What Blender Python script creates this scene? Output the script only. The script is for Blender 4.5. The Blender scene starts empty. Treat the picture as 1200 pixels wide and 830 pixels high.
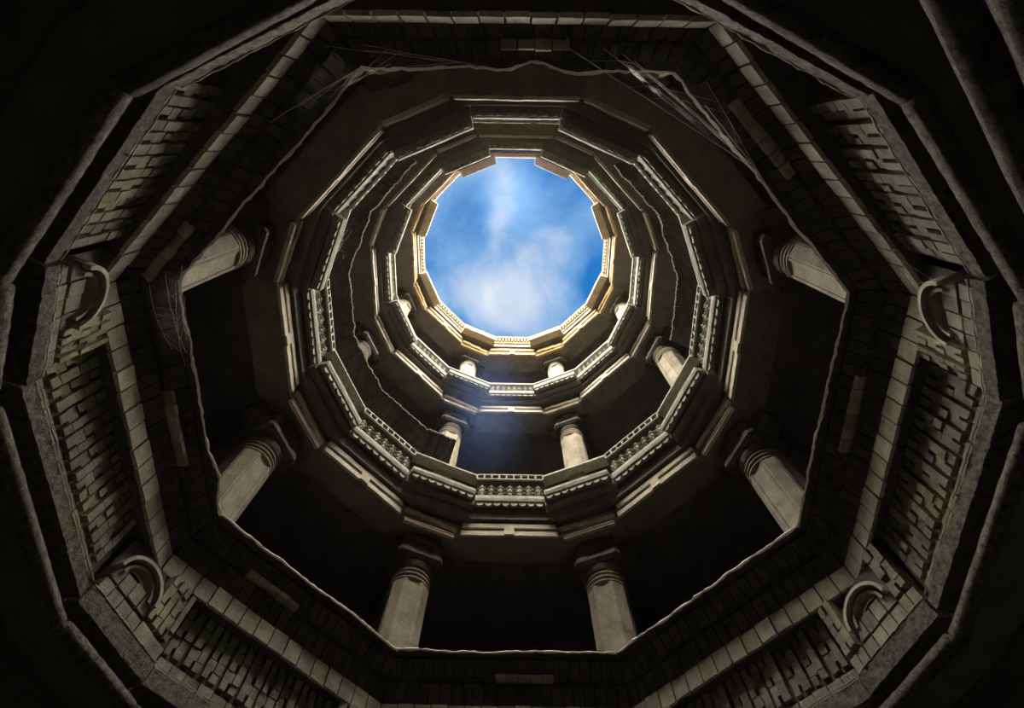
import bpy, bmesh, math, random
from mathutils import Vector, Matrix
PI = math.pi
rad = math.radians
C = bpy.context.scene.collection
scene = bpy.context.scene
random.seed(7)

# ------------------------------------------------------------------ camera
cam_d = bpy.data.cameras.new('camera')
cam = bpy.data.objects.new('camera', cam_d); C.objects.link(cam)
cam_d.sensor_width = 36.0
cam_d.sensor_fit = 'HORIZONTAL'
cam_d.lens = 36.0 * 689.774 / 1200.0
cam_d.clip_start = 0.02
t_, ro_ = rad(19.46907), rad(0.95485)
st, ct = math.sin(t_), math.cos(t_)
fd = Vector((0, st, ct)); up = Vector((0, -ct, st)); rt = Vector((1, 0, 0))
c_, s_ = math.cos(ro_), math.sin(ro_)
rt2 = c_ * rt + s_ * up; up2 = -s_ * rt + c_ * up
M = Matrix((rt2, up2, -fd)).transposed().to_4x4()
M.translation = Vector((-0.0024, -2.2485, 0))
cam.matrix_world = M
scene.camera = cam

# ------------------------------------------------------------------ sky
w = bpy.data.worlds.new('sky'); scene.world = w; w.use_nodes = True
nt = w.node_tree; nt.nodes.clear()
def N(t, kind, **kw):
    n = t.nodes.new(kind)
    for k, v in kw.items(): setattr(n, k, v)
    return n
def math_node(t, op, a, b=None, clamp=False):
    n = N(t, 'ShaderNodeMath', operation=op, use_clamp=clamp)
    for i, v in enumerate((a, b)):
        if v is None: continue
        if isinstance(v, (int, float)): n.inputs[i].default_value = v
        else: t.links.new(v, n.inputs[i])
    return n.outputs[0]
wo = N(nt, 'ShaderNodeOutputWorld'); bg = N(nt, 'ShaderNodeBackground')
tc = N(nt, 'ShaderNodeTexCoord'); sx = N(nt, 'ShaderNodeSeparateXYZ')
nt.links.new(tc.outputs['Generated'], sx.inputs[0])
zz = math_node(nt, 'MAXIMUM', sx.outputs[2], 0.08)
px = math_node(nt, 'DIVIDE', sx.outputs[0], zz); py = math_node(nt, 'DIVIDE', sx.outputs[1], zz)
cv = N(nt, 'ShaderNodeCombineXYZ'); nt.links.new(px, cv.inputs[0]); nt.links.new(py, cv.inputs[1])
n1 = N(nt, 'ShaderNodeTexNoise'); n1.inputs['Scale'].default_value = 7.0; n1.inputs['Detail'].default_value = 7.0; n1.inputs['Roughness'].default_value = .55; n1.inputs['Distortion'].default_value = .35
nt.links.new(cv.outputs[0], n1.inputs['Vector'])
def blob(cx, cy, rx, ry, amp):
    a = math_node(nt, 'DIVIDE', math_node(nt, 'SUBTRACT', px, cx), rx)
    b = math_node(nt, 'DIVIDE', math_node(nt, 'SUBTRACT', py, cy), ry)
    d = math_node(nt, 'ADD', math_node(nt, 'MULTIPLY', a, a), math_node(nt, 'MULTIPLY', b, b))
    e = math_node(nt, 'POWER', 2.718, math_node(nt, 'MULTIPLY', d, -1.0))
    return math_node(nt, 'MULTIPLY', e, amp)
cl = math_node(nt, 'MULTIPLY', math_node(nt, 'SUBTRACT', n1.outputs['Fac'], 0.29), 1.6)
for b in ((-0.018, 0.05, 0.024, 0.05, .40), (-0.03, 0.13, 0.018, 0.05, .3), (-0.01, 0.235, 0.12, 0.04, .34), (0.03, .29, .11, .04, .36), (-0.075, .235, .05, .05, .2), (.07, .17, .06, .05, .22),
          (-0.10, .11, .04, .06, -.14), (.09, .07, .06, .05, -.12), (.14, .215, .035, .05, -.3), (-.1, .3, .05, .03, -.25), (.1, .29, .04, .03, -.1)):
    cl = math_node(nt, 'ADD', cl, blob(*b))
cl = math_node(nt, 'ADD', cl, 0.0, clamp=True)
cr = N(nt, 'ShaderNodeValToRGB')
cr.color_ramp.elements[0].color = (.022, .20, .58, 1); cr.color_ramp.elements[0].position = 0
cr.color_ramp.elements[1].color = (.84, .89, .98, 1); cr.color_ramp.elements[1].position = 1
e_ = cr.color_ramp.elements.new(.40); e_.color = (.20, .42, .76, 1)
nt.links.new(cl, cr.inputs[0]); nt.links.new(cr.outputs[0], bg.inputs[0])
SKY = 1.0
bg.inputs[1].default_value = SKY
nt.links.new(bg.outputs[0], wo.inputs[0])

# ------------------------------------------------------------------ wide overhead lamp added to light the shaft beyond the visible sky
sl = bpy.data.lights.new('fill_sun', 'SUN'); so = bpy.data.objects.new('fill_sun', sl); C.objects.link(so)
sl.energy = 86.0
sl.color = (1.0, .91, .78)
sl.angle = rad(96)
so.location = (0, 0, 30)
so.rotation_euler = (rad(8), 0, 0)      # light travels down and a little towards +Y

vs = scene.view_settings
vs.view_transform = 'Standard'; vs.look = 'None'; vs.gamma = 1.0; vs.use_curve_mapping = False
vs.exposure = 0.0
try:
    scene.cycles.max_bounces = 10; scene.cycles.diffuse_bounces = 8
    scene.cycles.sample_clamp_indirect = 8
except Exception: pass

HAZE = 0.16
# ------------------------------------------------------------------ materials
def stone(name, base, dark, scale=6.0, bump=.5, moss=None, pale=None, fine=45.0, joints=False):
    m = bpy.data.materials.new(name); m.use_nodes = True
    t = m.node_tree; bs = t.nodes['Principled BSDF']
    geo = N(t, 'ShaderNodeNewGeometry'); P = geo.outputs['Position']
    oi = N(t, 'ShaderNodeObjectInfo')
    a = N(t, 'ShaderNodeTexNoise'); a.inputs['Scale'].default_value = scale; a.inputs['Detail'].default_value = 8; a.inputs['Roughness'].default_value = .65
    t.links.new(P, a.inputs['Vector'])
    r = N(t, 'ShaderNodeValToRGB'); r.color_ramp.elements[0].position = .32; r.color_ramp.elements[1].position = .68
    r.color_ramp.elements[0].color = (*dark, 1); r.color_ramp.elements[1].color = (*base, 1)
    t.links.new(a.outputs['Fac'], r.inputs[0]); col = r.outputs[0]
    def mix(fac, c1, c2col):
        x = N(t, 'ShaderNodeMix', data_type='RGBA'); t.links.new(fac, x.inputs['Factor']); t.links.new(c1, x.inputs[6]); x.inputs[7].default_value = (*c2col, 1); return x.outputs[2]
    if moss:
        b = N(t, 'ShaderNodeTexNoise'); b.inputs['Scale'].default_value = 1.7; b.inputs['Detail'].default_value = 6; t.links.new(P, b.inputs['Vector'])
        col = mix(math_node(t, 'MULTIPLY', math_node(t, 'SUBTRACT', b.outputs['Fac'], .5), 6, True), col, moss)
    if pale:
        b = N(t, 'ShaderNodeTexNoise'); b.inputs['Scale'].default_value = 14; b.inputs['Detail'].default_value = 6; b.inputs['Roughness'].default_value = .7; t.links.new(P, b.inputs['Vector'])
        col = mix(math_node(t, 'MULTIPLY', math_node(t, 'SUBTRACT', b.outputs['Fac'], .58), 5, True), col, pale)
    f = N(t, 'ShaderNodeTexNoise'); f.inputs['Scale'].default_value = fine; f.inputs['Detail'].default_value = 6; f.inputs['Roughness'].default_value = .75
    t.links.new(P, f.inputs['Vector'])
    v = N(t, 'ShaderNodeHueSaturation'); t.links.new(col, v.inputs['Color'])
    val = math_node(t, 'ADD', math_node(t, 'MULTIPLY', oi.outputs['Random'], .35), math_node(t, 'ADD', math_node(t, 'MULTIPLY', f.outputs['Fac'], .9), .35))
    t.links.new(val, v.inputs['Value'])
    t.links.new(v.outputs[0], bs.inputs['Base Color'])
    bs.inputs['Roughness'].default_value = .92
    bs.inputs['Specular IOR Level'].default_value = .2
    bp = N(t, 'ShaderNodeBump'); bp.inputs['Strength'].default_value = bump; bp.inputs['Distance'].default_value = .02
    t.links.new(math_node(t, 'ADD', a.outputs['Fac'], f.outputs['Fac']), bp.inputs['Height']); t.links.new(bp.outputs[0], bs.inputs['Normal'])
    return m
MAT = dict(
    wall=stone('weathered_wall_stone', (.29, .275, .225), (.11, .107, .09), 7, .8, moss=(.24, .26, .15)),
    block=stone('dressed_block_stone', (.40, .375, .305), (.22, .207, .17), 9, .7),
    brick=stone('shade_dark_brick', (.095, .088, .078), (.045, .043, .041), 9, .5),  # brick darkened, shade of overhangs and recesses put into its colour
    coping=stone('rough_coping_stone', (.29, .27, .215), (.055, .053, .043), 20, 1.6, pale=(.48, .45, .35), fine=80),
    lintel=stone('carved_lintel_stone', (.50, .45, .355), (.34, .305, .245), 7, .5),
    pillar_low=stone('dimmed_pillar_sandstone', (.27, .24, .18), (.12, .11, .085), 4, .6),  # darker copy of the pillar stone, the lowest gallery's dimness in its colour
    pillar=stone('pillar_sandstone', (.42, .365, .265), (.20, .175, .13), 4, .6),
    beam=stone('brown_beam_stone', (.22, .195, .165), (.14, .127, .11), 5, .4),
    dim=stone('shade_dim_lintel_stone', (.46, .40, .31), (.30, .265, .21), 6, .4),  # dimmer copy of the lintel stone, shade of the short lintels painted in
    capital=stone('dark_capital_stone', (.12, .11, .09), (.055, .052, .047), 8, .5),  # darker tone than the pillar shafts
    parapet=stone('parapet_stone', (.36, .35, .29), (.20, .20, .165), 10, .4),
    soffit=stone('shade_dark_soffit', (.20, .185, .165), (.11, .105, .10), 4, .5),  # pale stone darkened, shade of galleries and grooves put into its colour
    shaft=stone('dark_shaft_wall', (.11, .115, .092), (.06, .064, .053), 7, .8),  # darker tone than the wall stone above
    floor=stone('muddy_floor', (.22, .19, .15), (.12, .11, .09), 3, .5),
    edge=stone('lit_crusted_edge', (.95, .93, .87), (.75, .73, .68), 20, .5),  # dusty crust, whitened further for light caught along the edge
    cornice=stone('sunlit_gold_cornice_stone', (.50, .34, .145), (.34, .235, .11), 6, .4),  # warm sunlight put into the stone colour as gold
)
web = bpy.data.materials.new('cobweb_silk'); web.use_nodes = True
web.node_tree.nodes['Principled BSDF'].inputs['Base Color'].default_value = (.85, .86, .86, 1)
web.node_tree.nodes['Principled BSDF'].inputs['Roughness'].default_value = .6
veil = bpy.data.materials.new('dusty_web_veil'); veil.use_nodes = True
t = veil.node_tree; b = t.nodes['Principled BSDF']; b.inputs['Base Color'].default_value = (.75, .77, .78, 1)
nz = N(t, 'ShaderNodeTexNoise'); nz.inputs['Scale'].default_value = 9; nz.inputs['Detail'].default_value = 6
g_ = N(t, 'ShaderNodeNewGeometry'); t.links.new(g_.outputs['Position'], nz.inputs['Vector'])
t.links.new(math_node(t, 'MULTIPLY', math_node(t, 'SUBTRACT', nz.outputs['Fac'], .38, True), .9), b.inputs['Alpha'])

# ------------------------------------------------------------------ helpers
class MB:
    def __init__(self): self.v = []; self.f = []
    def add(self, vs, fs):
        o = len(self.v); self.v += [tuple(p) for p in vs]; self.f += [tuple(i + o for i in q) for q in fs]; return self
    def box(self, x0, x1, y0, y1, z0, z1):
        return self.add([(x0,y0,z0),(x1,y0,z0),(x1,y1,z0),(x0,y1,z0),(x0,y0,z1),(x1,y0,z1),(x1,y1,z1),(x0,y1,z1)],
                        [(0,3,2,1),(4,5,6,7),(0,1,5,4),(1,2,6,5),(2,3,7,6),(3,0,4,7)])
    def strip(self, prof, halves, R0, z0, n=1, jit=0, y_lo=-1, y_hi=1):
        """closed profile of (x, z, half-width) carried along the side's length"""
        k = len(prof); vs = []
        for j in range(n + 1):
            u = y_lo + (y_hi - y_lo) * j / n
            for (x, z), hw in zip(prof, halves):
                vs.append((x - R0 + random.uniform(-jit, jit), u * hw, z - z0 + random.uniform(-jit, jit)))
        fs = []
        for j in range(n):
            for i in range(k):
                i2 = (i + 1) % k
                fs.append((j*k+i, j*k+i2, (j+1)*k+i2, (j+1)*k+i))
        fs.append(tuple(range(k))[::-1]); fs.append(tuple(n*k + i for i in range(k)))
        return self.add(vs, fs)
    def tube(self, pts, r, sides=6):
        vs = []; n = len(pts)
        for i, p in enumerate(pts):
            p = Vector(p); a = Vector(pts[max(i-1,0)]); b = Vector(pts[min(i+1,n-1)])
            d = (b - a).normalized(); h = Vector((0,0,1)) if abs(d.z) < .9 else Vector((1,0,0))
            s = d.cross(h).normalized(); q = s.cross(d)
            rr = r[i] if isinstance(r, (list, tuple)) else r
            for k in range(sides):
                an = 2*PI*k/sides; vs.append(p + rr*(math.cos(an)*s + math.sin(an)*q))
        fs = [(i*sides+k, i*sides+(k+1)%sides, (i+1)*sides+(k+1)%sides, (i+1)*sides+k) for i in range(n-1) for k in range(sides)]
        fs += [tuple(range(sides))[::-1], tuple((n-1)*sides+k for k in range(sides))]
        return self.add(vs, fs)
    def mesh(self, name, mat, smooth=False):
        me = bpy.data.meshes.new(name); me.from_pydata(self.v, [], self.f); me.materials.append(mat)
        bm = bmesh.new(); bm.from_mesh(me); bmesh.ops.recalc_face_normals(bm, faces=bm.faces); bm.to_mesh(me); bm.free()
        if smooth:
            for p in me.polygons: p.use_smooth = True
        return me
def oct_prof(side): return side
def frame(theta, R, z):
    return (R*math.cos(theta), R*math.sin(theta), z)
def thing(name, label, cat, theta=None, R=0, z=0, group=None, kind=None):
    o = bpy.data.objects.new(name, None); C.objects.link(o); o.empty_display_size = .1
    if theta is not None: o.location = frame(theta, R, z); o.rotation_euler = (0, 0, theta)
    else: o.location = (0, 0, z)
    o['label'] = label
    o['kind'] = kind or 'thing'
    o['category'] = cat
    if group: o['group'] = group
    return o
def part(name, me, parent, loc=(0,0,0), rot=(0,0,0), scale=(1,1,1), kind=None, label=None):
    o = bpy.data.objects.new(name, me); C.objects.link(o); o.parent = parent
    o.location = loc; o.rotation_euler = rot; o.scale = scale
    if kind: o['kind'] = kind
    if label: o['label'] = label
    return o
def struct(name, me, label, cat):
    o = bpy.data.objects.new(name, me); C.objects.link(o); o['kind'] = 'structure'; o['label'] = label; o['category'] = cat
    return o
CA = {}
def cached(key, fn):
    if key not in CA: CA[key] = fn()
    return CA[key]
# rough unit blocks, x and y and z each from -.5 to .5
def rough_block(seed, mat, off=.06, jit=.03):
    rnd = random.Random(seed); bm = bmesh.new(); bmesh.ops.create_cube(bm, size=1)
    bmesh.ops.bevel(bm, geom=bm.edges[:], offset=off, segments=1, affect='EDGES')
    for v in bm.verts:
        v.co += Vector((rnd.uniform(-jit,jit), rnd.uniform(-jit,jit), rnd.uniform(-jit,jit)))
    me = bpy.data.meshes.new('rough_block'); bm.to_mesh(me); bm.free(); me.materials.append(mat); return me
BLK = {k: [rough_block(i*7+j, MAT[k], *{'wall': (.025, .018), 'block': (.025, .015), 'brick': (.04, .03), 'coping': (.04, .03)}[k]) for i in range(5)] for j, k in enumerate(('wall','block','brick','coping'))}
def blk(kind): return random.choice(BLK[kind])

SIDE = ['right', 'lower right', 'bottom', 'lower left', 'left', 'upper left', 'top', 'upper right']
def cornername(k): return 'between the %s and %s sides' % (SIDE[k], SIDE[(k+1) % 8])
def sn(k): return SIDE[k].replace(' ', '_')
TH = [rad(45*k) for k in range(8)]; TC = [rad(45*k + 22.5) for k in range(8)]
def low_side(k, corner):               # the lower ring is uneven: middle angle and half angle of each side
    ends = {(5, 0): (210, 234), (5, 1): (234, 256), (6, 0): (256, 284), (6, 1): (284, 306), (7, 0): (306, 330)}
    a, b = ends.get((k, corner), (45*k + 15, 45*k + 30) if corner else (45*k - 15, 45*k + 15))
    return rad((a+b)/2), rad((b-a)/2)
A16 = rad(11.25)                    # regular sixteen-sided rings above
AL = rad(14); ALs = rad(8.5)        # lintel rings
def sd(prof_r, al):                 # profile in circumradius -> (apothem profile, half widths)
    return [(r*math.cos(al), z) for r, z in prof_r], [r*math.sin(al) for r, z in prof_r]
def prism(prof_r, al, R0, z0, mat, n=1, jit=0, name='stone', lo=-1, hi=1):
    p, h = sd(prof_r, al)
    return MB().strip(p, h, R0, z0, n, jit, lo, hi).mesh(name, mat)
def rect(r0, r1, z0, z1): return [(r0, z0), (r1, z0), (r1, z1), (r0, z1)]

# ================================================================== large structure
def ring_slab(name, r_in, r_out, z0, z1, mat, al, label, cat):
    """flat ring: inner polygon of 16 vertices, outer circle of 16"""
    mb = MB(); angs = []
    for k in range(8):
        angs += [TH[k]-al, TH[k]+al]
    vs = []
    for a in angs:
        for r, z in ((r_in, z0), (r_out, z0), (r_out, z1), (r_in, z1)): vs.append((r*math.cos(a), r*math.sin(a), z))
    n = 16; fs = []
    for i in range(n):
        j = (i+1) % n
        for q in range(4): q2 = (q+1) % 4; fs.append((i*4+q, i*4+q2, j*4+q2, j*4+q))
    mb.add(vs, fs)
    return struct(name, mb.mesh(name, mat), label, cat)
def tube_wall(name, r0, r1, z0, z1, mat, label):
    return ring_slab(name, r0, r1, z0, z1, mat, A16, label, 'wall')
tube_wall('wall_lower_shaft', 3.50, 3.9, -1.6, 3.12, MAT['shaft'], 'dark wall of the shaft outside the outermost round moulding')
fl = MB(); fl.add([(4*math.cos(PI*i/8), 4*math.sin(PI*i/8), -1.5) for i in range(16)] + [(4*math.cos(PI*i/8), 4*math.sin(PI*i/8), -1.7) for i in range(16)],
                  [tuple(range(16)), tuple(range(16, 32))[::-1]] + [(i, (i+1) % 16, 16+(i+1) % 16, 16+i) for i in range(16)])
struct('floor', fl.mesh('floor', MAT['floor']), 'muddy floor at the bottom of the well under the camera', 'floor')
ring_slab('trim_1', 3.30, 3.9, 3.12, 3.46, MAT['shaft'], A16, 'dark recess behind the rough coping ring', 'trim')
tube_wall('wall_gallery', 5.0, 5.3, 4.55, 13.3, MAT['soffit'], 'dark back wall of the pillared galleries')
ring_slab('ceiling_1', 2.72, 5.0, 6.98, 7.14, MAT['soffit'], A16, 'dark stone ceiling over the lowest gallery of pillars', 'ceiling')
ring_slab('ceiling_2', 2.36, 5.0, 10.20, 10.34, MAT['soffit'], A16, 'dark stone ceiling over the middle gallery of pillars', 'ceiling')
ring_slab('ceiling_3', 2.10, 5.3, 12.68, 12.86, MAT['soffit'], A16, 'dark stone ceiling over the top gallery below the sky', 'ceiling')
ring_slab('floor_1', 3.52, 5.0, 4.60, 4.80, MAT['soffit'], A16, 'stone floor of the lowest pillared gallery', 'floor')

def strips(wroot, ya, yb, ns, has_row, R0):
    """upright stones: columns parted by open joints, with small putlog gaps in every other course"""
    zs = [3.655 if has_row else 3.49, 3.74, 3.84, 3.93, 4.03, 4.135]
    def put(y0, y1, z0, z1, dx=0, depth=.16):
        d = random.uniform(-.006, .006) + dx
        part('stone', blk('wall'), wroot, (depth/2 + d, (y0+y1)/2, (z0+z1)/2 - 3.46), (0, random.uniform(-.015,.015), random.uniform(-.02,.02)), (depth, y1-y0, z1-z0))
    sw = (yb-ya)/ns
    for i in range(ns):
        y0 = ya + i*sw + random.uniform(-.006, .006); y1 = ya + (i+1)*sw
        ym = y0 + sw*random.uniform(.46, .56); da, db = random.uniform(-.022, -.004), random.uniform(-.006, .012)
        if sw < .1:
            for j in range(5): put(y0 + .014, y1 - .002, zs[j], zs[j+1], da)
            continue
        for j in range(5):
            put(y0 + .024, ym, zs[j], zs[j+1], da)                      # plain half of the strip
            tooth = .002 if j % 2 else random.uniform(.022, .034)       # toothed half: every other stone is short
            put(ym + tooth, y1 - .002, zs[j], zs[j+1], db + (0 if j % 2 else -.008))
    if has_row:
        m = max(2, round((yb-ya)/.135)); q = (yb-ya)/m
        for i in range(m): put(ya+i*q + .008, ya+(i+1)*q, 3.485, 3.612)
LIT_SPOT = {0: -.1, 2: -.15, 4: -.1, 5: -.75, 6: .1, 7: -.3, 3: .25}     # middle of the lit patch painted on each string course
# ---- the eight long walls of the lower ring
R0 = 3.12
for k in range(8):
    tl, al_ = low_side(k, 0); hl = 3.12*math.sin(al_)
    wroot = thing('wall_' + sn(k), 'lower masonry wall of upright stones on the %s side of the shaft' % SIDE[k], 'wall', tl, R0, 3.46, kind='structure')
    back = MB()
    p, h = sd(rect(3.26, 3.9, 3.46, 4.62), rad(15)); back.strip([(x, max(z, 3.49) if z < 4 else 4.135) for x, z in p], [hl+.05]*4, R0, 3.46)
    part('backing', back.mesh('backing', MAT['brick']), wroot)
    strips(wroot, -hl+.005, hl-.005, round(hl*2/.178), k not in (5, 6, 7), R0)
    # block course of the octagon
    tr = thing('trim_%d' % (k+2), 'course of square dressed blocks along the %s side of the octagon' % SIDE[k], 'trim', TH[k], 3.0, 4.14, kind='structure')
    hw = 3.0*math.tan(PI/8); nb = 15; bw = 2*hw/nb
    for i in range(nb):
        y0 = -hw + i*bw
        part('block', blk('block'), tr, (.016 + random.uniform(-.005, .005), y0+bw/2, .105), (0, 0, random.uniform(-.02, .02)), (.034, bw - .014, .205 + random.uniform(-.008, .008)))
    tb = MB(); tb.strip([(3.03, 4.145), (3.5, 4.145), (3.5, 4.35), (3.03, 4.35)], [3.03*.4142, 3.5*.4142, 3.5*.4142, 3.03*.4142], 3.0, 4.14)
    part('backing', tb.mesh('backing', MAT['brick']), tr)  # dark underside paints the shade beneath the block course
    # dark corbelled brick slope with a thin string course
    ev = thing('wall_%s_corbel' % sn(k), 'dark corbelled brickwork under the ragged edge on the %s side' % SIDE[k], 'wall', TH[k], 3.0, 4.35, kind='structure')
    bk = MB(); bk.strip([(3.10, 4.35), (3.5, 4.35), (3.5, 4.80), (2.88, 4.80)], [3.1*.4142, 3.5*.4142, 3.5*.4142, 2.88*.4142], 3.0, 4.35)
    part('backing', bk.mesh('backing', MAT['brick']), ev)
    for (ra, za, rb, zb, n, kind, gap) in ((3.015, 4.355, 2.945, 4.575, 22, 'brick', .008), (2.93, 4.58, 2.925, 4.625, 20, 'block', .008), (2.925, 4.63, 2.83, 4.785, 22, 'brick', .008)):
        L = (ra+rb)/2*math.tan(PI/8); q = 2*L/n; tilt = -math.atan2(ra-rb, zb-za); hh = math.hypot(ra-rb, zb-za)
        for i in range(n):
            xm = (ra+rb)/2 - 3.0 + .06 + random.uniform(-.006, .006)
            pale = kind == 'block' and abs((i+.5)/n*2-1-LIT_SPOT.get(k, 9)) < (.32 if k in (0, 4, 7) else .22)
            if pale: xm -= .045                       # lit patch painted with paler stone, pieces also stand proud
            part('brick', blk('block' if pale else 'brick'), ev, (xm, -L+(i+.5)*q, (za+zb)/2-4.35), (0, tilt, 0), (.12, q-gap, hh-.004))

# ---- the eight short walls with hooded niches
RS = 3.115
def arch_ring(mb, cz, r0, r1, x0, x1, n=20):
    vs = []
    for i in range(n+1):
        a = PI*i/n
        for r, x in ((r0, x0), (r1, x0), (r1, x1), (r0, x1)): vs.append((x, r*math.cos(a), cz + r*math.sin(a)))
    fs = [(i*4+q, i*4+(q+1) % 4, (i+1)*4+(q+1) % 4, (i+1)*4+q) for i in range(n) for q in range(4)]
    fs += [(0,1,2,3), (n*4+3, n*4+2, n*4+1, n*4)]
    mb.add(vs, fs)
NICHE = {0: 0.0, 3: .14, 4: .10, 7: -.09}    # corner: offset of the niche along the wall
for k in range(8):
    th, al_ = low_side(k, 1)
    wc = thing('wall_%s_corner' % sn(k), 'narrow corner wall %s%s' % ('with a hooded niche ' if k in NICHE else '', cornername(k)), 'wall', th, RS, 3.46, kind='structure')
    hw = 3.12*math.sin(al_)
    bk = MB()
    if k not in NICHE:
        if k in (1, 2): strips(wc, -hw, hw, 4, True, RS)
        dx = .0 if k in (1, 2) else .02
        bk.box(.17+dx, .75, -hw-.1, hw+.1, .01, .66); bk.box(.30, .75, -.75, .75, .66, 1.12)
        part('backing', bk.mesh('backing', MAT['brick']), wc); continue
    yc = NICHE[k]; nw = .235
    if yc - nw > -hw + .1: strips(wc, -hw, yc - nw, max(1, round((yc-nw+hw)/.17)), True, RS)
    if yc + nw < hw - .1: strips(wc, yc + nw, hw, max(1, round((hw-yc-nw)/.17)), True, RS)
    for (z0, z1, n) in ((3.49, 3.605, 4), (3.628, 3.775, 4)):
        q = 2*nw/n
        for i in range(n):
            part('stone', blk('wall'), wc, (.08+random.uniform(-.006,.006), yc-nw+(i+.5)*q, (z0+z1)/2-3.46+random.uniform(-.012,.012)*(z0 > 3.6)), (0, 0, random.uniform(-.03,.03)), (.16, q-.010, z1-z0))
    sp = MB(); n = 20; vs = []; cz = .26; ro = .175
    for i in range(n+1):
        a = PI*i/n; y, z = ro*math.cos(a), cz + ro*math.sin(a)
        q = min(nw/max(abs(math.cos(a)), 1e-6), .41/max(math.sin(a), 1e-6)); vs += [(.10, yc+y, z), (.10, yc+q*math.cos(a), cz + q*math.sin(a)), (.30, yc+y, z)]
    fs = []
    for i in range(n):
        o = i*3; fs += [(o, o+1, o+4, o+3), (o, o+3, o+5, o+2)]
    fs.append(tuple(i*3+2 for i in range(n+1)))
    sp.add(vs, fs)
    part('spandrel', sp.mesh('spandrel', MAT['brick']), wc)  # shadow round the arch put in as dark brick tone
    bk.box(.17, .75, -.55, .55, 0, .27); bk.box(.31, .75, -.55, .55, .27, .66); bk.box(.30, .75, -.75, .75, .66, 1.12)
    bk.box(.17, .31, -.55, yc-.2, .27, .66); bk.box(.17, .31, yc+.2, .55, .27, .66)
    part('backing', bk.mesh('backing', MAT['brick']), wc)
    hd = thing('niche_hood', 'double-lipped arched hood over the niche %s' % cornername(k), 'arch', th, RS, 3.72, group='hooded niches at the corners')
    for nm, r0, r1, x0, x1 in (('outer_lip', .205, .235, -.055, .06), ('inner_lip', .150, .174, -.025, .06)):
        mb = MB(); arch_ring(mb, 0, r0, r1, x0, x1); mb.v = [(x, y+yc, z) for x, y, z in mb.v]; part(nm, mb.mesh(nm, MAT['block']), hd)
    mb = MB(); arch_ring(mb, 0, .174, .205, .035, .06); mb.v = [(x, y+yc, z) for x, y, z in mb.v]; part('cove', mb.mesh('cove', MAT['brick']), hd)

# ---- coping stones and round mouldings of the lower ring
for i in range(16):
    k, corner = i//2, i % 2
    th, al = low_side(k, corner)
    where = ('at the corner ' + cornername(k)) if corner else 'along the %s side' % SIDE[k]
    low = 3.34 if (4 <= k or (k == 0 and not corner)) else 3.30
    rr = 3.12 + random.uniform(-.02, .02) + (.02 if 1 <= k <= 3 else 0)
    R = rr*math.cos(al)
    cp = thing('coping_stone', 'rough pitted coping stone %s' % where, 'stone', th, R, low, group=None)
    n = 36 if corner else 70
    me = prism([(rr, low), (rr+.25, low), (rr+.25, 3.47), (rr+.02, 3.475), (rr-.005, 3.45)], al*.985, R, low, MAT['coping'], n, .0045, 'slab')
    if corner and k in (5, 6):                     # the slabs nearest the camera climb towards the top side
        yy = rr*math.sin(al)
        for v in me.vertices:
            u = v.co.y/yy if k == 5 else -v.co.y/yy
            v.co.z += .02 + .03*u
    part('slab', me, cp)
    if not corner or k in (0, 3, 4):
        pass
    e = MB(); y = rr*math.sin(al)*.97; m = 30
    e.tube([(-.004+random.uniform(-.004,.004), -y+2*y*j/m, 3.472-low+random.uniform(-.004,.004)+((.02+.03*(-1+2*j/m)*(1 if k == 5 else -1)*.97) if corner and k in (5, 6) else 0)) for j in range(m+1)], [random.uniform(.002,.008) for j in range(m+1)], 5)
    part('pale_edge', e.mesh('pale_edge', MAT['block']), cp)
    # round bar
    rb = 3.06 + random.uniform(-.02, .02); Rb = rb*math.cos(al); r = .065; zc = 2.965 + random.uniform(-.015, .01) - (.02 if k >= 5 else 0)
    rz = .088
    if k <= 3 or (k == 4 and not corner): zc += .085; rz = .062
    br = thing('round_moulding', 'worn round bar moulding %s' % where, 'moulding', th, Rb, zc)
    prof = [(rb + .05*math.cos(a), zc + rz*math.sin(a)) for a in [2*PI*j/12 for j in range(12)]]
    me = prism(prof, al*.975, Rb, zc, MAT['coping'], 20 if corner else 40, .003, 'bar'); 
    for p in me.polygons: p.use_smooth = True
    part('bar', me, br)
    part('bed', prism(rect(rb+.03, rb+.34, zc-.02, zc+.02), al, Rb, zc, MAT['shaft'], 1, 0, 'bed'), br)

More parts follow.
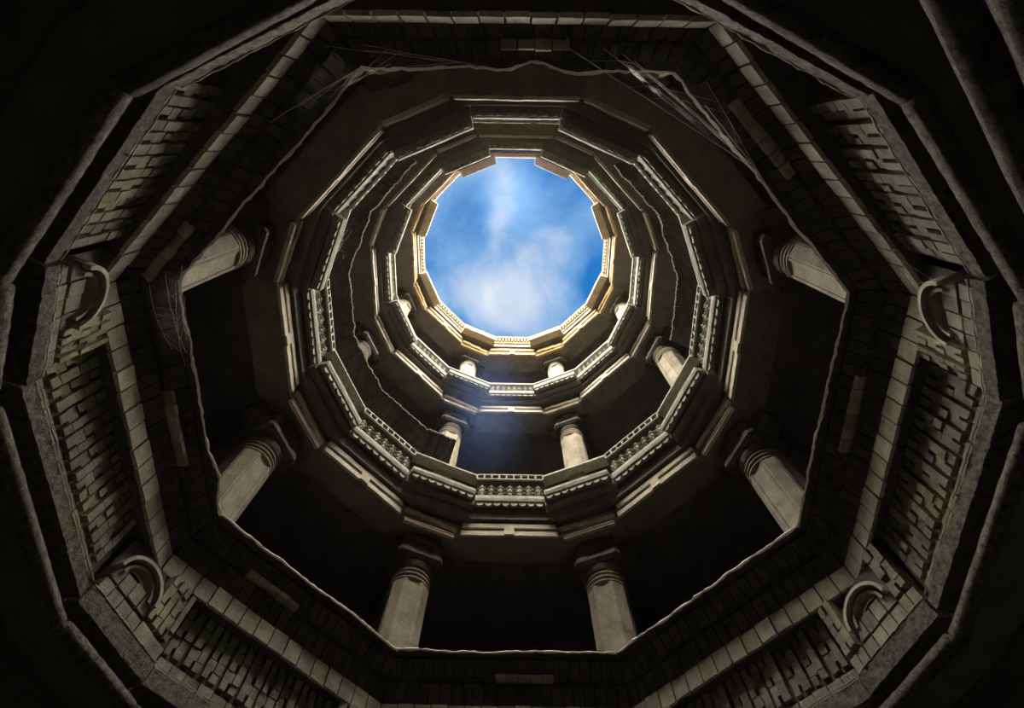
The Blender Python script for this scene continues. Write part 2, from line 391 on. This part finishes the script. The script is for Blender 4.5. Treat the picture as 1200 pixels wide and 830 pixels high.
# ================================================================== pillared storeys
def chamfer_poly(a, c):
    return [(a, -(a-c)), (a, a-c), (a-c, a), (-(a-c), a), (-a, a-c), (-a, -(a-c)), (-(a-c), -a), (a-c, -a)]
def loft(mb, secs):
    n = len(secs[0][0]); vs = []
    for poly, z in secs: vs += [(x, y, z) for x, y in poly]
    fs = [(i*n+j, i*n+(j+1) % n, (i+1)*n+(j+1) % n, (i+1)*n+j) for i in range(len(secs)-1) for j in range(n)]
    fs += [tuple(range(n))[::-1], tuple((len(secs)-1)*n + j for j in range(n))]
    mb.add(vs, fs)
def circ(r, n=20): return [(r*math.cos(2*PI*j/n), r*math.sin(2*PI*j/n)) for j in range(n)]
def pillar_meshes(s, z0, zs, zt, pm):
    """s half width; z0 foot, zs top of plain shaft, zt underside of lintel (all relative to foot = 0)"""
    B = MB(); c = s*.42
    loft(B, [(chamfer_poly(s, c), 0), (chamfer_poly(s*.985, c), zs)])
    F = MB()
    for q in range(4):   # raised fillets beside the flutes of each face
        an = q*PI/2
        for yy in (-.42*s, .42*s):
            pts = [(s*1.0, yy), (s*1.035, yy)]
            x0, x1, y0, y1 = s*.97, s*1.03, yy-.012, yy+.012
            vv = []
            for z in (.01, zs):
                for x, y in ((x0, y0), (x1, y0), (x1, y1), (x0, y1)):
                    vv.append((x*math.cos(an)-y*math.sin(an), x*math.sin(an)+y*math.cos(an), z))
            F.add(vv, [(0,1,2,3), (4,5,6,7), (0,1,5,4), (1,2,6,5), (2,3,7,6), (3,0,4,7)])
    Nk = MB(); h = zt - zs
    for j in range(3):
        zz = zs + .0 + j*.075*h/.8
        loft(Nk, [(circ(s*1.02), zz), (circ(s*1.14), zz+.018), (circ(s*1.14), zz+.04), (circ(s*1.0), zz+.06)])
    K = MB(); z1 = zs + .26*h
    loft(K, [(circ(s*.95), zs), (circ(s*.98), z1), (circ(s*1.12), z1+.06*h), (circ(s*1.22), z1+.16*h), (circ(s*1.12), z1+.20*h)])
    loft(K, [(chamfer_poly(s*1.2, .05), z1+.20*h), (chamfer_poly(s*1.38, .05), z1+.26*h), (chamfer_poly(s*1.38, .05), z1+.36*h)])
    loft(K, [(chamfer_poly(s*1.22, .02), z1+.36*h), (chamfer_poly(s*1.22, .02), zt)])
    Br = []
    for q in range(4):
        b = MB(); an = q*PI/2 + PI/4*0
        zb = z1 + .36*h; arm = s*(1.35 if q == 2 else 2.2)
        pr = [(s*1.1, zb), (s*1.5, zb+.02), (arm*.8, zb+.10*h), (arm, zb+.2*h), (arm, zt), (s*1.1, zt)]
        vs = []
        for yy in (-s*.55, s*.55):
            for x, z in pr: vs.append((x*math.cos(an)-yy*math.sin(an), x*math.sin(an)+yy*math.cos(an), z))
        m = len(pr)
        b.add(vs, [tuple(range(m))[::-1], tuple(range(m, 2*m))] + [(i, (i+1) % m, m+(i+1) % m, m+i) for i in range(m)])
        Br.append(b.mesh('bracket', MAT['capital']))
    return dict(shaft=B.mesh('shaft', pm), fillet=F.mesh('fillet', pm), necking=Nk.mesh('necking', pm),
                capital=K.mesh('capital', MAT['capital']), bracket=Br)
STOREY = ['lowest', 'middle', 'top']
def pillars(si, rp, s, z0, zs, zt):
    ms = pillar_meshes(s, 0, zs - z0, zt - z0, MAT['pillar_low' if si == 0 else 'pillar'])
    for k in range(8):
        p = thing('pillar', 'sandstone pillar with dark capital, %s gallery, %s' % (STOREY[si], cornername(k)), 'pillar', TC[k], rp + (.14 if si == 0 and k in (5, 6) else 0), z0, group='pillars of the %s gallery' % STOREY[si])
        sh = part('shaft', ms['shaft'], p); part('fillet', ms['fillet'], sh)
        part('necking', ms['necking'], p)
        cp = part('capital', ms['capital'], p)
        for b in ms['bracket']: part('bracket', b, cp)
def lintels(si, r, z0, z1, mat, dep=.46):
    H = z1 - z0
    for i in range(16):
        k, corner = i//2, i % 2
        th = TC[k] if corner else TH[k]; al = ALs if corner else AL
        where = ('over the pillar ' + cornername(k)) if corner else 'spanning the %s side' % SIDE[k]
        rr = r + (.015 if corner else 0); R = rr*math.cos(al)
        o = thing('lintel', '%s moulded lintel %s, %s gallery' % ('short' if corner else 'long', where, STOREY[si]), 'lintel', th, R, z0, group='lintels of the %s gallery' % STOREY[si])
        key = ('lint', si, corner)
        def mk():
            d = {}
            mm = MAT['dim'] if corner and mat is MAT['lintel'] else mat  # short lintels take the copy with shade in its colour
            d['beam'] = prism(rect(rr+.035, rr+dep, z0+.012, z1), al, R, z0, MAT['beam'], 1, 0, 'beam')
            d['groove'] = prism(rect(rr+.03, rr+.04, z0+.30*H, z0+.66*H), al, R, z0, MAT['soffit'], 1, 0, 'groove')  # shade of the groove put in as a dark strip
            w_ = .10
            # lower fillet: two halves, then the raised centre block; upper band over a deep groove
            a0, a1 = .0, .34*H
            b0, b1 = .64*H, H
            if corner:
                d['fillet'] = [prism(rect(rr, rr+.04, z0+.30*H+q*.12*H, z0+.62*H+q*.12*H), al, R, z0, mm, 4, .003, 'fillet', a, b) for q, a, b in ((-1, -.9, -.36), (0, -.36, .34), (1, .34, .9))]
            else:
                d['fillet'] = [prism(rect(rr, rr+.04, z0+a0, z0+a1), al, R, z0, mm, 6, .003, 'fillet', a, b) for a, b in ((-.97, -w_), (w_, .97))]
                d['centre_block'] = prism(rect(rr-.001, rr+.04, z0+.12*H, z0+.80*H), al, R, z0, mm, 1, 0, 'centre_block', -w_, w_)
                d['upper_band'] = prism([(rr+.004, z0+b0), (rr+.04, z0+b0), (rr+.04, z0+b1), (rr+.004, z0+b1)], al, R, z0, mm, 8, .003, 'upper_band', -.96, .96)
            if corner: d['lower_reglet'] = [prism(rect(rr+.0, rr+.05, z0+q, z0+q+.02), al, R, z0, mm, 4, .002, 'lower_reglet', -.85, .85) for q in (-.075, -.03)]
            return d
        d = cached(key, mk)
        part('beam', d['beam'], o)
        for f in d['fillet']: part('fillet', f, o)
        part('groove', d['groove'], o)
        if not corner: part('centre_block', d['centre_block'], o); part('upper_band', d['upper_band'], o)
        else:
            for f in d['lower_reglet']: part('lower_reglet', f, o)
        if corner:
            b = thing('ceiling_beam', 'dark radial ceiling beam behind the pillar %s, %s gallery' % (cornername(k), STOREY[si]), 'beam', th, rr + dep, z0)
            Lb = 4.95 - (rr + dep) 
            part('beam', cached(('rb', si), lambda: MB().box(0, Lb, -.16, .16, -.05, H).mesh('beam', MAT['soffit'])), b)

# carved motif of the parapets: a stacked figure of rosettes and petals, about 1 x 1, facing -x
def motif_mesh(w_, h_):
    mb = MB()
    def disc(y, z, r, d0, n=8):
        vs = [(-d0*1.2, y, z)] + [(-d0*.4, y + r*math.cos(2*PI*j/n), z + r*math.sin(2*PI*j/n)) for j in range(n)] + [(d0, y + r*math.cos(2*PI*j/n), z + r*math.sin(2*PI*j/n)) for j in range(n)]
        fs = [(0, 1+j, 1+(j+1) % n) for j in range(n)] + [(1+j, 1+n+j, 1+n+(j+1) % n, 1+(j+1) % n) for j in range(n)] + [tuple(range(1+n, 1+2*n))]
        mb.add(vs, fs)
    d = .022
    mb.box(-.006, .02, -.06*w_, .06*w_, 0, h_)
    for zc, r in ((.17, .19), (.5, .25), (.83, .19)): disc(0, zc*h_, r*w_*1.1, d)
    for sy in (-1, 1):
        for zc in (.33, .67): disc(sy*.38*w_, zc*h_, .12*w_, d*.8, 6)
        for (za, zb) in ((.10, .34), (.66, .9)):
            mb.tube([(0, sy*.36*w_, za*h_), (0, sy*.12*w_, (za+zb)/2*h_), (0, sy*.36*w_, zb*h_)], .05*w_, 4)
    return mb.mesh('carved_baluster', MAT['parapet'])
def parapets(si, r, zf, zb0, zb1, zc1, zr0, zr1, lattice, nm_, seedlab):
    """zf fringe tip, zb band, zc carved top, zr top rail"""
    for i in range(16):
        k, corner = i//2, i % 2
        th = TC[k] if corner else TH[k]
        where = ('at the corner ' + cornername(k)) if corner else 'along the %s side' % SIDE[k]
        R = r*math.cos(A16); hwid = r*math.sin(A16)
        lab = ('plain parapet %s, %s balcony' if corner else 'carved rosette parapet %s, %s balcony') % (where, seedlab)
        o = thing('parapet', lab, 'parapet', th, R, zb0, group='parapets of the %s balcony' % seedlab)
        def mk():
            d = {}
            dr = -.11 if corner else 0
            d['band'] = prism([(r+dr, zb0), (r+.3, zb0), (r+.3, zb1), (r+dr-.012, zb1), (r+dr-.012, (zb0+zb1)/2)], A16, R, zb0, MAT['parapet'], 8, .002, 'band', -.985, .985)
            f = MB(); nf = 8; q = 2*(r+dr)*math.sin(A16)*.96/nf; hf = zb0 - zf
            for j in range(nf):
                yc = -(r+dr)*math.sin(A16)*.96 + (j+.5)*q; x = dr + .02
                ring = [(q*.46*math.cos(a), -hf*.2 - hf*.8*math.sin(a)) for a in [PI*u/6 for u in range(7)]]
                pts = [(q*.46, 0)] + ring + [(-q*.46, 0)]
                m = len(pts); vs = [(x, yc+a, b) for a, b in pts] + [(x+.03, yc+a, b) for a, b in pts]
                f.add(vs, [tuple(range(m)), tuple(range(m, 2*m))[::-1]] + [(u, (u+1) % m, m+(u+1) % m, m+u) for u in range(m)])
            d['fringe'] = f.mesh('fringe', MAT['parapet'])
            d['under'] = prism(rect(r+dr+.12, r+.3, zf-.01, zb0), A16, R, zb0, MAT['soffit'], 1, 0, 'cornice')
            if corner:
                d['panel'] = prism(rect(r+.15, r+.2, zb1, zr1-.05), A16, R, zb0, MAT['brick'], 2, 0, 'panel')  # panel darkened for the shade under the rail
                d['rail'] = prism(rect(r-.02, r+.2, zr1-.04, zr1), A16, R, zb0, MAT['parapet'], 4, .002, 'rail')
            else:
                d['plinth'] = prism(rect(r-.0, r+.06, zb1+.012, zb1+.035), A16, R, zb0, MAT['parapet'], 4, .002, 'plinth', -.98, .98)
                if lattice:
                    r2 = r - .035
                    d['top_rail'] = [prism(rect(r2, r2+.03, a, b), A16, R, zb0, MAT['parapet'], 6, .0015, 'top_rail') for a, b in ((zr0, zr0+.022), (zr1-.022, zr1))]
                    g = MB(); ns = 9; L = r2*math.sin(A16)
                    for j in range(ns+1):
                        yc = -L + 2*L*j/ns; g.box(r2*math.cos(A16)-R, r2*math.cos(A16)-R+.028, yc-.012, yc+.012, zr0-zb0+.028, zr1-zb0-.028)
                    d['lattice'] = g.mesh('lattice', MAT['parapet'])
                    d['cap'] = prism(rect(r2+.03, r2+.14, zr0-.01, zr1), A16, R, zb0, MAT['brick'], 1, 0, 'cap')
                else:
                    d['top_rail'] = [prism(rect(r-.02, r+.08, zr0, zr1), A16, R, zb0, MAT['parapet'], 6, .0015, 'top_rail')]
            return d
        d = cached(('par', si, corner), mk)
        part('band', d['band'], o); part('fringe', d['fringe'], o, kind='stuff'); part('cornice', d['under'], o)
        if corner:
            part('panel', d['panel'], o); part('rail', d['rail'], o)
        else:
            part('plinth', d['plinth'], o)
            for q in d['top_rail']: part('top_rail', q, o)
            if lattice:
                part('lattice', d['lattice'], o, kind='stuff'); part('cap', d['cap'], o)
            me = cached(('mot', si), lambda: motif_mesh(2*hwid*.96/nm_, zc1 - zb1 - .03))
            for j in range(nm_):
                part('carved_baluster', me, o, (.015, -hwid*.96 + (j+.5)*2*hwid*.96/nm_, zb1 - zb0 + .034))

pillars(0, 3.22, .22, 4.80, 5.85, 6.60)
lintels(0, 2.785, 6.665, 6.93, MAT['lintel'])
parapets(0, 2.60, 7.16, 7.25, 7.355, 7.67, 7.775, 7.92, True, 7, 'lower')
pillars(1, 2.84, .185, 7.36, 9.15, 9.88)
lintels(1, 2.445, 9.88, 10.13, MAT['lintel'])
parapets(1, 2.245, 10.275, 10.34, 10.43, 10.72, 10.74, 10.80, False, 8, 'upper')
pillars(2, 2.50, .165, 10.44, 11.72, 12.14)
lintels(2, 2.14, 12.22, 12.60, MAT['cornice'], .42)

CORN_R = 1.94
# ---- the cornice round the sky opening
for i in range(16):
    k, corner = i//2, i % 2
    th = TC[k] if corner else TH[k]; al = A16
    where = ('at the corner ' + cornername(k)) if corner else 'along the %s side' % SIDE[k]
    r = 2.06; R = r*math.cos(al)
    o = thing('cornice_stone', 'cornice stone tinted sunlit gold, %s' % where, 'cornice', th, R, 12.86, group='cornice round the sky')
    def mk():
        d = {'ledge': prism([(r, 13.19), (r+.5, 13.19), (r+.5, 13.27), (r-.015, 13.27)], al, R, 12.86, MAT['cornice'], 8, .003, 'ledge'),
             'course': prism(rect(r+.05, r+.5, 12.84, 13.19), al, R, 12.86, MAT['cornice'], 4, .002, 'course'),
             'bead': prism(rect(r+.02, r+.1, 12.88, 12.93), al, R, 12.86, MAT['cornice'], 4, .002, 'bead')}
        if corner:
            rc = CORN_R
            d['corbel'] = prism([(rc, 12.69), (rc+.5, 12.69), (rc+.5, 12.80), (rc-.005, 12.80)], al, R, 12.86, MAT['dim'], 4, .002, 'corbel', -.97, .97)
        g = MB(); nd = 11; L = r*math.sin(al)
        for j in range(nd):
            yc = -L + (j+.5)*2*L/nd; x = (r+.005)*math.cos(al)-R; g.box(x, x+.06, yc-.02, yc+.02, .17, .31)
        d['dentils'] = g.mesh('dentils', MAT['parapet'])
        return d
    d = cached(('cor', corner), mk)
    for nm in ('ledge', 'course', 'bead', 'corbel'):
        if nm in d: part(nm, d[nm], o)
    part('dentils', d['dentils'], o, kind='stuff')

# ================================================================== ragged slab edges
def ragged(n, amp, rnd):
    out = []; v = 0
    for j in range(n+1):
        v = .8*v + rnd.uniform(-amp, amp); out.append(v)
    return out
def eave(name, label, th, al, r, z, dep, drop, seed, group, bump=None, edge_r=.014, u0=-1, u1=1):
    rnd = random.Random(seed); R = r*math.cos(al); hw = r*math.sin(al)
    o = thing(name, label, 'slab', th, R, z, group=group)
    n = 46; rg = ragged(n, .009, rnd); zg = ragged(n, .005, rnd)
    if bump:
        c, wd, a = bump
        for j in range(n+1):
            u = u0 + (u1-u0)*j/n; rg[j] += a*max(0, 1 - abs(u-c)/wd)
    nsl = max(6, int(2*hw/.16)); 
    edges = [round(n*i/nsl) for i in range(nsl+1)]
    for a, b in zip(edges[:-1], edges[1:]):
        if a == b: continue
        mb = MB(); vs = []
        for j in range(a, b+1):
            u = u0 + (u1-u0)*j/n; sh = .001 if j == a else (-.001 if j == b else 0)
            y = u*hw + sh; yo = u*(r+dep)*math.sin(al) + sh
            vs += [(rg[j], y, zg[j]), (rg[j], y, zg[j]+.022), (dep, yo, -drop+.03), (dep, yo, -drop)]
        m = b - a
        fs = [(i*4+q, i*4+(q+1) % 4, (i+1)*4+(q+1) % 4, (i+1)*4+q) for i in range(m) for q in range(4)] + [(0,1,2,3), (m*4+3, m*4+2, m*4+1, m*4)]
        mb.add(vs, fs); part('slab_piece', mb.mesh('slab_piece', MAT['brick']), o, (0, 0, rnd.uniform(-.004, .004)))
    e = MB(); e.tube([(rg[j]-.008, (u0+(u1-u0)*j/n)*hw, zg[j]+.012) for j in range(n+1)], [edge_r*rnd.uniform(.5, 1.3) for j in range(n+1)], 6)
    part('crusted_edge', e.mesh('crusted_edge', MAT['edge']), o, label='pale crusted broken edge, whitened as lit')
BUMP = {6: (.12, .16, .06), 2: (-.35, .2, -.02), 4: (-.6, .25, -.05)}
for k in range(8):
    eave('broken_floor_edge', 'ragged pale-edged floor slab of the lowest gallery, %s side' % SIDE[k], TH[k], PI/8, 2.785/math.cos(PI/8), 4.79, .25, .0, 20+k, 'broken slab edges of the lowest gallery', BUMP.get(k))
for k in (0, 3, 4, 5, 7):
    eave('broken_eave_slab', 'thin broken eave slab above the carved parapet on the %s side' % SIDE[k], TH[k], A16, 2.395/math.cos(A16), 8.44, .26, .34, 40+k, 'broken eave slabs above the lower balcony', edge_r=.010)
for k in (2, 3, 4, 7):
    eave('broken_eave_slab', 'thin broken eave slab at the corner %s' % cornername(k), TC[k], A16, 2.395/math.cos(A16), 8.44, .26, .34, 60+k, 'broken eave slabs above the lower balcony', edge_r=.010, u0=(-.1 if k == 2 else -1))

# ================================================================== beams added to stand for lit patches of wall, upper right
def lit_patch_beam(name, label, a, b, r, seed):
    rnd = random.Random(seed); a, b = Vector(a), Vector(b); n = 26; sides = 12
    o = thing(name, label, 'beam', None); o.location = a
    d = (b - a); L = d.length; d.normalize(); u = Vector((0, 0, 1)); v = d.cross(u).normalized(); u = v.cross(d)
    mb = MB(); vs = []
    for i in range(n+1):
        f = i/n; rr = r*(1 - .85*max(0, (.12-f)/.12)**2)
        for k in range(sides):
            an = 2*PI*k/sides; q = rr*(1 + rnd.uniform(-.05, .05)); vs.append(d*L*f + q*(1.0*math.cos(an)*u + math.sin(an)*v))
    fs = [(i*sides+k, i*sides+(k+1) % sides, (i+1)*sides+(k+1) % sides, (i+1)*sides+k) for i in range(n) for k in range(sides)]
    fs += [tuple(range(sides))[::-1], tuple(n*sides+k for k in range(sides))]
    mb.add(vs, fs); me = mb.mesh('body', MAT['coping'], True); part('body', me, o)
lit_patch_beam('lit_patch_beam', 'added stone beam standing for a lit wall patch in the upper right corner', (.93, -3.285, 2.10), (3.38, -.24, 2.10), .105, 3)
lit_patch_beam('lit_patch_beam', 'added stone beam standing for the outermost lit wall patch, upper right', (1.02, -3.10, 1.82), (3.30, -.26, 1.82), .085, 4)

# ================================================================== cobwebs
def V8(k, r, z): a = TC[k]; return Vector((r*math.cos(a), r*math.sin(a), z))
def on_side(k, R, u, z):           # point on long side k, u from -1 to 1 along it
    a = TH[k]; h = R*math.tan(PI/8); return Vector((R*math.cos(a) - u*h*math.sin(a), R*math.sin(a) + u*h*math.cos(a), z))
def cobweb(label, strands, veils, seed, tr=.0022):
    rnd = random.Random(seed); base = Vector(strands[0][0])
    o = thing('cobweb', label, 'cobweb'); o.location = base
    mb = MB(); mids = []
    for a, b, sag in strands:
        a, b = Vector(a) - base, Vector(b) - base; pts = []
        for j in range(11):
            f = j/10; p = a.lerp(b, f); p.z -= sag*4*f*(1-f); pts.append(p + Vector((rnd.uniform(-.003,.003) for _ in range(3))))
        mb.tube(pts, tr*rnd.uniform(.5, 1.2), 4); mids.append(pts)
    for p, q in zip(mids[:-1], mids[1:]):
        for _ in range(5):
            i = rnd.randint(2, 9); mb.tube([p[i], p[i].lerp(q[i], .5) - Vector((0, 0, .008)), q[i]], tr*.4, 3)
    part('strands', mb.mesh('strands', web), o, kind='stuff')
    for quad in veils:
        m = MB(); n = 8; vs = []
        a, b, c, d = [Vector(p) - base for p in quad]
        for i in range(n+1):
            for j in range(n+1):
                p = a.lerp(b, i/n).lerp(d.lerp(c, i/n), j/n); p.z -= .05*math.sin(PI*i/n)*math.sin(PI*j/n); vs.append(p + Vector((rnd.uniform(-.004,.004) for _ in range(3))))
        m.add(vs, [(i*(n+1)+j, (i+1)*(n+1)+j, (i+1)*(n+1)+j+1, i*(n+1)+j+1) for i in range(n) for j in range(n)])
        part('veil', m.mesh('veil', veil, True), o)
r1 = 2.77
# top left corner of the lowest ragged edge
cobweb('dusty cobweb strung across the upper left corner of the ragged slab edge',
    [(V8(5, 3.0, 4.76), on_side(5, 2.94, .35, 4.56), .03), (V8(5, 3.0, 4.76), on_side(5, 2.90, .50, 4.66), .03), (V8(5, 3.0, 4.76), on_side(5, 2.86, .62, 4.72), .02),
     (V8(5, 3.0, 4.76), on_side(5, 2.80, .70, 4.78), .02), (on_side(5, 2.78, .80, 4.78), on_side(6, 2.80, -.80, 4.76), .02), (on_side(6, 2.9, -.9, 4.60), on_side(6, 2.79, -.2, 4.77), .02), (on_side(5, 2.96, .9, 4.5), on_side(6, 2.82, -.45, 4.74), .03)],
    [(V8(5, 2.99, 4.77), on_side(5, 2.80, .55, 4.78), on_side(5, 2.90, .45, 4.64), on_side(5, 2.95, .9, 4.52))], 1)
cobweb('thick fan of cobwebs along the upper right ragged slab edge',
    [(on_side(7, 2.80, -.15, 4.77), on_side(6, 2.90, .30, 4.62), .02), (on_side(7, 2.80, -.2, 4.77), on_side(6, 2.90, .50, 4.60), .03), (on_side(7, 2.79, -.25, 4.77), on_side(6, 2.88, .62, 4.65), .03), (on_side(7, 2.79, -.3, 4.78), on_side(6, 2.84, .72, 4.72), .02),
     (on_side(7, 2.79, -.2, 4.78), on_side(6, 2.80, .78, 4.77), .02), (on_side(7, 2.79, -.05, 4.78), on_side(7, 2.88, -.8, 4.66), .02), (on_side(7, 2.79, .15, 4.78), on_side(7, 2.80, -.7, 4.76), .03)],
    [(on_side(7, 2.78, -.1, 4.79), on_side(6, 2.79, .7, 4.78), on_side(6, 2.9, .55, 4.62), on_side(7, 2.86, -.55, 4.68))], 2)
cobweb('grey web veil in the left corner of the ragged slab edge beside a pillar',
    [(on_side(5, 2.82, -.85, 4.74), on_side(4, 2.79, .55, 4.78), .05), (on_side(5, 2.86, -.92, 4.66), on_side(4, 2.80, .45, 4.76), .06), (V8(4, 3.0, 4.74), on_side(4, 2.82, .35, 4.74), .05), (V8(4, 3.08, 4.5), on_side(4, 2.86, .5, 4.66), .05)],
    [(on_side(5, 2.80, -.9, 4.77), on_side(4, 2.785, .5, 4.78), on_side(4, 2.88, .5, 4.62), V8(4, 3.07, 4.55))], 3)
cobweb('few cobweb threads from block course to corner at the right',
    [(on_side(7, 3.0, .72, 4.30), on_side(7, 3.05, .98, 3.95), .02), (on_side(7, 3.0, .78, 4.2), V8(7, 3.12, 3.95), .02), (on_side(7, 3.0, .62, 4.2), on_side(7, 3.05, .9, 3.9), .03)], [], 4, .0018)
cobweb('pale web patch at the left above the carved balcony',
    [(on_side(4, 2.42, .7, 8.3), on_side(5, 2.40, -.85, 8.4), .04), (on_side(4, 2.45, .8, 8.1), on_side(5, 2.40, -.7, 8.42), .05), (on_side(4, 2.42, .95, 7.95), on_side(5, 2.42, -.8, 8.3), .03)],
    [(on_side(4, 2.40, .75, 8.42), on_side(5, 2.40, -.8, 8.42), on_side(5, 2.5, -.85, 8.0), on_side(4, 2.5, .8, 8.0))], 5)

# ================================================================== bluish haze volumes inside the shaft
hz = bpy.data.materials.new('blue_haze'); hz.use_nodes = True; t = hz.node_tree; t.nodes.clear()
out = N(t, 'ShaderNodeOutputMaterial'); sc_ = N(t, 'ShaderNodeVolumeScatter'); sc_.inputs['Color'].default_value = (.22, .42, 1.0, 1)
tx = N(t, 'ShaderNodeTexCoord'); ln = N(t, 'ShaderNodeVectorMath', operation='LENGTH'); t.links.new(tx.outputs['Object'], ln.inputs[0])
fall = math_node(t, 'SUBTRACT', 1.0, ln.outputs['Value'], True)
t.links.new(math_node(t, 'MULTIPLY', math_node(t, 'MULTIPLY', fall, fall), HAZE), sc_.inputs['Density']); t.links.new(sc_.outputs[0], out.inputs['Volume'])
def haze(label, c, rx, rz, rot):
    bm = bmesh.new(); bmesh.ops.create_icosphere(bm, subdivisions=3, radius=1); me = bpy.data.meshes.new('haze'); bm.to_mesh(me); bm.free(); me.materials.append(hz)
    o = bpy.data.objects.new('haze', me); C.objects.link(o); o.location = c; o.scale = (rx, rx, rz); o.rotation_euler = rot
    o['kind'] = 'stuff'; o['label'] = label; o['category'] = 'haze'
haze('bluish haze before the two bottom pillars of the middle gallery', (-.42, 2.0, 9.0), 1.0, 1.9, (.25, 0, 0))
haze('faint bluish haze under the top side of the sky opening', (0, -1.5, 10.8), 1.1, 1.6, (0, 0, 0))
print('objects', len(bpy.data.objects))
